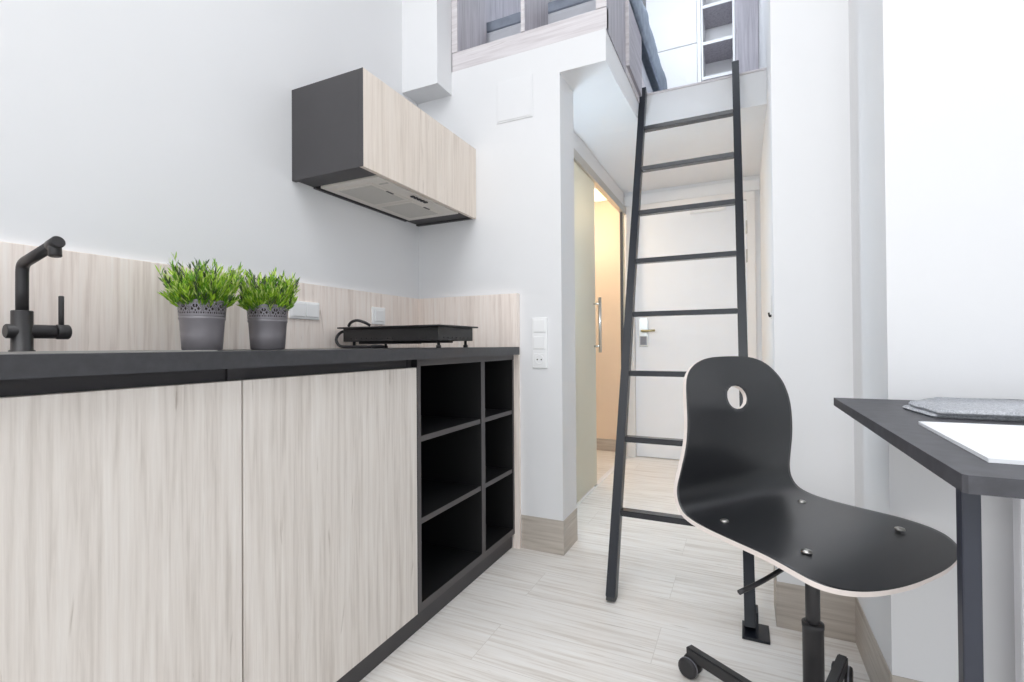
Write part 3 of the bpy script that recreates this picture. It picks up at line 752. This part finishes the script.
# ------------------------------------------------------------------ desk
t = thing('desk', 'graphite grey desk with a slim dark leg at its left corner', 'desk', (.8, 1.03, 0))
dz0, dz1 = .7685, .787; dx, dy = .198, .637
b = BM()
prism(b, [(dx, dy+.004), (dx+.004, dy), (1.45, dy), (1.45, YR-.001), (dx, YR-.001)], dz0, dz1)
for f in b.faces:
    if abs(f.normal.z) < .5: f.material_index = 1
b.normal_update()
for f in b.faces: f.material_index = 0 if abs(f.calc_center_median().z-(dz0+dz1)/2) > .01 else 1
part('desk_top', b, ['desk', 'deskedge'], t)
for x in (.212, 1.41):
    part('leg', box(BM(), x, x+.017, .688, .705, .0, dz0-.0002, .002), 'deskleg', t)
part('wall_batten', box(BM(), XR+.02, 1.40, YR-.03, YR-.001, dz0-.04, dz0-.0002), 'deskleg', t)
# felt sleeve and white pad on the desk
def felt(poly, z0, z1, seed):
    import mathutils
    b = BM(); prism(b, poly, z0, z1, .003)
    bmesh.ops.subdivide_edges(b, edges=[e for e in b.edges if e.calc_length() > .05], cuts=10, use_grid_fill=True)
    for v in b.verts:
        if v.co.z > z0+.003: v.co.z += mathutils.noise.noise(v.co*30+Vector((seed, 0, 0)))*.0016
    for f in b.faces: f.smooth = True
    return b
t = thing('felt_sleeve', 'folded grey felt sleeve lying at the back of the desk', 'sleeve', (.55, 1.2, dz1))
part('lower_layer', felt([(.300, 1.095), (.80, 1.085), (.80, 1.345), (.36, 1.345), (.288, 1.23)], dz1+.0003, dz1+.006, 1), 'felt', t)
part('upper_layer', felt([(.306, 1.088), (.81, 1.078), (.81, 1.335), (.37, 1.335), (.296, 1.22)], dz1+.0065, dz1+.016, 4), 'felt', t)
t = thing('paper_pad', 'white paper pad near the front edge of the desk', 'paper', (.45, .85, dz1))
part('pad', prism(BM(), [(.243, .712), (.85, .712), (.85, 1.035), (.256, 1.000)], dz1+.0002, dz1+.005), 'paper', t)
part('top_sheet', prism(BM(), [(.246, .716), (.846, .716), (.846, 1.030), (.259, .997)], dz1+.0051, dz1+.0056), 'paper', t)

# radiator below the desk
t = thing('radiator', 'white ribbed radiator on the wall under the desk', 'radiator', (.85, 1.37, .1))
rx0, rx1, ry = .50, 1.3, 1.345
b = BM(); n = 20
for k in range(n): box(b, rx0+k*.04, rx0+k*.04+.030, ry-.018, ry+.018, .13, .70, .006)
part('ribs', b, 'radiator', t)
for z in (.11, .68): part('header', box(BM(), rx0-.004, rx1, ry-.012, ry+.012, z, z+.04, .004), 'radiator', t)
for x in (.62, 1.18): part('bracket', box(BM(), x-.012, x+.012, ry+.014, YR-.0005, .62, .65), 'radiator', t)

# ------------------------------------------------------------------ light
w = bpy.data.worlds.new('daylight'); SC.world = w; w.use_nodes = True
bg = w.node_tree.nodes['Background']; bg.inputs['Color'].default_value = (.86, .93, 1, 1); bg.inputs['Strength'].default_value = 1.2
P1, P2, P3, DAY = 85, 70, 185, (.92, .96, 1)
def area(name, loc, rot, sx, sy, power, col):
    l = bpy.data.lights.new(name, 'AREA'); l.shape = 'RECTANGLE'; l.size = sx; l.size_y = sy; l.energy = power; l.color = col
    o = bpy.data.objects.new(name, l); C.objects.link(o); o.location = loc; o.rotation_euler = rot; return o
area('window_daylight', ((wx0+wx1)/2, YREAR-.25, (wz0+wz1)/2), (math.radians(90), 0, 0), wx1-wx0, wz1-wz0, P1, DAY)
area('side_window_daylight', (XFAR+.25, (vy0+vy1)/2, (vz0+vz1)/2), (0, math.radians(90), 0), vz1-vz0, vy1-vy0, P2, DAY)
def point(name, loc, power, col, r):
    l = bpy.data.lights.new(name, 'POINT'); l.energy = power; l.color = col; l.shadow_soft_size = r
    o = bpy.data.objects.new(name, l); C.objects.link(o); o.location = loc; return o
point('bathroom_light', (-1.3, 3.5, 1.90), 34, (1, .82, .60), .1)
point('corridor_hidden_fill', (-.81, 2.33, 1.3), 34, (.68, .84, 1), .05)  # added fill without a fixture, hidden behind the pier to brighten the corridor
area('room_overhead_fill', (-.35, -1.5, CEIL-.06), (0, 0, 0), 2.0, 4.2, P3, (.95, .975, 1))  # unseen soft fill added overhead to lift the floor and even the walls
point('loft_light', (-.35, 2.9, 3.5), 42, (.84, .92, 1), .15)

# ------------------------------------------------------------------ camera
f_px, yaw, pit, rol = 489.5, math.radians(25.27), math.radians(.50), math.radians(-.405)
c, s = math.cos(yaw), math.sin(yaw)
Rv = Vector((c, s, 0)); Fv = Vector((-s*math.cos(pit), c*math.cos(pit), math.sin(pit))); Uv = Rv.cross(Fv)
R2 = Rv*math.cos(rol)+Uv*math.sin(rol); U2 = Uv*math.cos(rol)-Rv*math.sin(rol)
cam = bpy.data.cameras.new('camera'); co = bpy.data.objects.new('camera', cam); C.objects.link(co)
cam.sensor_width = 36; cam.sensor_fit = 'HORIZONTAL'; cam.lens = f_px/1024*36; cam.clip_start = .02
mw = Matrix((R2, U2, -Fv)).transposed().to_4x4(); mw.translation = Vector((0, 0, .92)); co.matrix_world = mw
SC.camera = co
SC.view_settings.view_transform = 'Standard'; SC.view_settings.look = 'None'
SC.view_settings.gamma = 1; SC.view_settings.use_curve_mapping = False
SC.view_settings.exposure = -1.13
SC.cycles.use_denoising = True
SC.cycles.max_bounces = 12; SC.cycles.diffuse_bounces = 8
